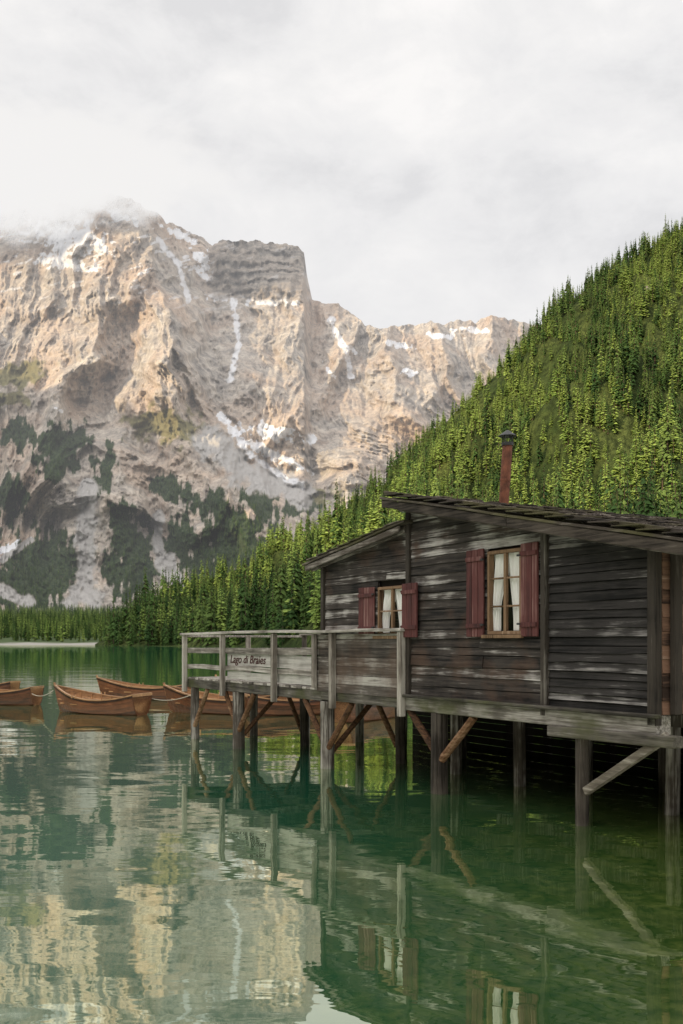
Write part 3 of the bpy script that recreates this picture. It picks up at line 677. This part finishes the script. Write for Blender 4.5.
# ---------------------------------------------------------------- rowing boats
def boatwood(name,c):
    return wood(name,tuple(x*.35 for x in c),c,tuple(min(1,x*1.6) for x in c),'x',rough=.32,wear=.56,spec=.5,gs=.8)
M_b1=boatwood('varnished_hull',(.14,.05,.02)); M_b2=boatwood('varnished_interior',(.36,.185,.08)); M_b3=boatwood('pale_gunwale',(.38,.21,.10)); M_b4=boatwood('dark_strake',(.04,.017,.010))
def boat(name,loc,rot,L=4.2,B=.68):
    root=bpy.data.objects.new(name,None); scene.collection.objects.link(root); root.location=loc; root.rotation_euler=(random.uniform(-.03,.03),0,rot)
    NS=22; K=7
    def sec(i,ins):
        t=i/(NS-1)
        hb=B*(1-max(0,(t-.42)/.58)**2.3)*(1-.34*max(0,(.42-t)/.42)**1.8); hb=max(hb,.012)
        sheer=.44+.38*max(0,(t-.35)/.65)**2+.18*max(0,(.4-t)/.4)**2
        keel=-.16+.22*max(0,(t-.75)/.25)**2+.10*max(0,(.25-t)/.25)**2
        rake_=.30*max(0,(t-.8)/.2)**1.5
        pts=[]
        for k in range(K):
            a=k/(K-1); y=hb*math.sin(a*math.pi/2)**.75; z=keel+(sheer-keel)*(1-math.cos(a*math.pi/2))**.9
            y=max(0,y-ins*1.0); z=z+(ins*1.2 if k<K-1 else 0)
            x=-L/2+L*t + rake_*(a-.5)*.8
            pts.append((x,y,z))
        return pts
    def shell(ins,flip,lap):
        mb=MB()
        S_=[sec(i,ins) for i in range(NS)]
        for sd in (1,-1):
            for k in range(K-1):
                o=len(mb.v); rr=random.random()
                for i in range(NS):
                    p=S_[i][k]; q_=S_[i][k+1]
                    mb.v.append((p[0],sd*(p[1]+lap*(1 if k>0 else 0)),p[2]-(.008 if lap and k>0 else 0))); mb.v.append((q_[0],sd*q_[1],q_[2]))
                for i in range(NS-1):
                    f_=(o+2*i,o+2*i+1,o+2*i+3,o+2*i+2); mb.f.append(f_ if sd*flip>0 else f_[::-1]); mb.r.append(rr)
        o=len(mb.v); pr=[(p[0],p[1],p[2]) for p in S_[0]]; ring=[(x,-y,z) for x,y,z in pr[::-1]]+pr[1:]
        mb.v+=ring; mb.f.append(tuple(range(o,o+len(ring)))); mb.r.append(.5)
        return mb
    shell(0,1,.02).obj('hull',M_b1,root); shell(.03,-1,0).obj('inner_hull',M_b2,root)
    mb=MB(); S_=[sec(i,0) for i in range(NS)]
    for sd in (1,-1):
        for i in range(NS-1):
            p=S_[i][-1];q_=S_[i+1][-1]; mb.beam((p[0]-.01,sd*(p[1]-.012),p[2]+.012),(q_[0]+.01,sd*(q_[1]-.012),q_[2]+.012),.06,.035,.6)
    p=S_[0][-1]; mb.box(p[0]-.03,p[0]+.03,-p[1],p[1],p[2]-.05,p[2]+.035)
    bw=sec(NS-1,0); mb.beam((bw[0][0]-.01,0,bw[0][2]-.05),(bw[-1][0]+.02,0,bw[-1][2]+.09),.05,.06); 
    for sd in (1,-1): mb.beam((.35,sd*(B-.02),.49),(.35,sd*(B-.02),.6),.03); mb.beam((.5,sd*(B-.02),.49),(.5,sd*(B-.02),.6),.03)
    mb.obj('gunwale_and_stem',M_b3,root)
    mb=MB()
    for sd in (1,-1):
        for i in range(NS-1):
            p=S_[i][-1];q_=S_[i+1][-1]; mb.beam((p[0]-.01,sd*(p[1]+.012),p[2]-.045),(q_[0]+.01,sd*(q_[1]+.012),q_[2]-.045),.03,.05,.4)
    mb.obj('rubbing_strake',M_b4,root)
    mb=MB()
    for x,hw in ((-L*.36,.50),(-L*.1,.62),(L*.14,.60),(L*.33,.36)): mb.box(x-.14,x+.14,-B*hw/.62*.93,B*hw/.62*.93,.28,.315)
    for k in range(5): mb.box(-L*.4,L*.25,-.3+k*.12,-.2+k*.12,-.02,-.0)
    for k in range(9):
        t=(k+1)/11; s_=sec(int(t*(NS-1)),.035)
        for sd in (1,-1):
            for a,b_ in zip(s_[:-1],s_[1:]): mb.beam((a[0],sd*a[1],a[2]),(b_[0],sd*b_[1],b_[2]),.03,.03,.7)
    mb.obj('thwarts_and_ribs',M_b2,root)
    mb=MB()
    for sd in (.18,-.2): mb.log((-L*.3,sd,.36),(L*.3,sd*1.3,.38),.022,.02,8,0,2); mb.beam((L*.3,sd*1.3,.38),(L*.42,sd*1.3,.42),.12,.02)
    mb.obj('oars',M_b2,root)
    return root
def bp_(x,y): Yd=F*H/(y-HY); return ((x-CX)/F*Yd,Yd,0)
boat('rowing_boat',bp_(99,713),math.radians(150),3.5,.66)
boat('rowing_boat',bp_(-8,704),math.radians(165),3.6,.64)
boat('rowing_boat',bp_(-30,697),math.radians(172),3.8,.64)
boat('rowing_boat',bp_(146,699),math.radians(172),3.7,.68)
boat('rowing_boat',bp_(222,713),math.radians(156),4.0,.70)
boat('rowing_boat',bp_(268,698),math.radians(170),4.0,.68)
boat('rowing_boat',bp_(305,714),math.radians(20),3.8,.66)
boat('rowing_boat',bp_(372,718),math.radians(60),3.8,.66)
def rope(name,a,b,sag):
    mb=MB(); a=Vector(a);b=Vector(b); pr=a
    for i in range(1,15):
        t=i/14; q_=a.lerp(b,t); q_.z-=sag*4*t*(1-t); mb.log(pr,q_,.012,.012,6,0,1,r=.5); pr=q_
    mb.obj(name,M_rope)
p1=bp_(146,713); p2=bp_(200,717); rope('mooring_rope',(p1[0],p1[1],.5),(p2[0],p2[1]-1,.75),.15)
p1=bp_(32,706); p2=bp_(53,713); rope('mooring_rope',(p1[0],p1[1],.42),(p2[0],p2[1],.7),.12)

# ---------------------------------------------------------------- summit cloud and valley haze (self-glowing volumes)
import bmesh
def glowing_vapour(name,col,dens_builder):
    mc=bpy.data.materials.new(name); mc.use_nodes=True; nt=mc.node_tree; nt.nodes.clear()
    out=N(nt,'ShaderNodeOutputMaterial'); ab=N(nt,'ShaderNodeVolumeAbsorption'); em=N(nt,'ShaderNodeEmission'); ad=N(nt,'ShaderNodeAddShader')  # emission stands in for scattered daylight, absorption hides what lies behind
    ab.inputs['Color'].default_value=(0,0,0,1); em.inputs['Color'].default_value=col+(1,)
    d=dens_builder(nt)
    if isinstance(d,float): ab.inputs['Density'].default_value=d; em.inputs['Strength'].default_value=d
    else: nt.links.new(d,ab.inputs['Density']); nt.links.new(d,em.inputs['Strength'])
    nt.links.new(ab.outputs[0],ad.inputs[0]); nt.links.new(em.outputs[0],ad.inputs[1]); nt.links.new(ad.outputs[0],out.inputs['Volume'])
    try: mc.cycles.volume_step_rate=2.0
    except: pass
    return mc
def cd(nt):
    tcn=N(nt,'ShaderNodeTexCoord').outputs['Object']
    nz=noise(nt,tcn,2.8,4,.62,(1.8,1,1)); ln_=N(nt,'ShaderNodeVectorMath',operation='LENGTH'); nt.links.new(tcn,ln_.inputs[0])
    d=math_(nt,'SUBTRACT',math_(nt,'ADD',math_(nt,'MULTIPLY',nz,1.8),.2),ln_.outputs['Value']); return math_(nt,'MULTIPLY',math_(nt,'MAXIMUM',d,0.0),.07)
mc=glowing_vapour('glowing_cloud',(.93,.915,.90),cd)  # cloud brightness comes from its own emission colour
def cloud(px,py,Yd,rx,ry,rz):
    bm=bmesh.new(); bmesh.ops.create_icosphere(bm,subdivisions=3,radius=1.3); me=bpy.data.meshes.new('summit_cloud'); bm.to_mesh(me); bm.free(); me.materials.append(mc)
    o=bpy.data.objects.new('summit_cloud',me); scene.collection.objects.link(o); o.location=((px-CX)/F*Yd,Yd,H+(HY-py)/F*Yd); o.scale=(rx,ry,rz)
cloud(0,170,2340,470,170,132)
mh=glowing_vapour('glowing_haze',(.76,.76,.78),lambda nt:.00014)  # veil over the far rock is emitted by the box itself
hz=MB(); hz.box(-3500,1500,1050,4200,-3,1500); hz.obj('haze',mh)
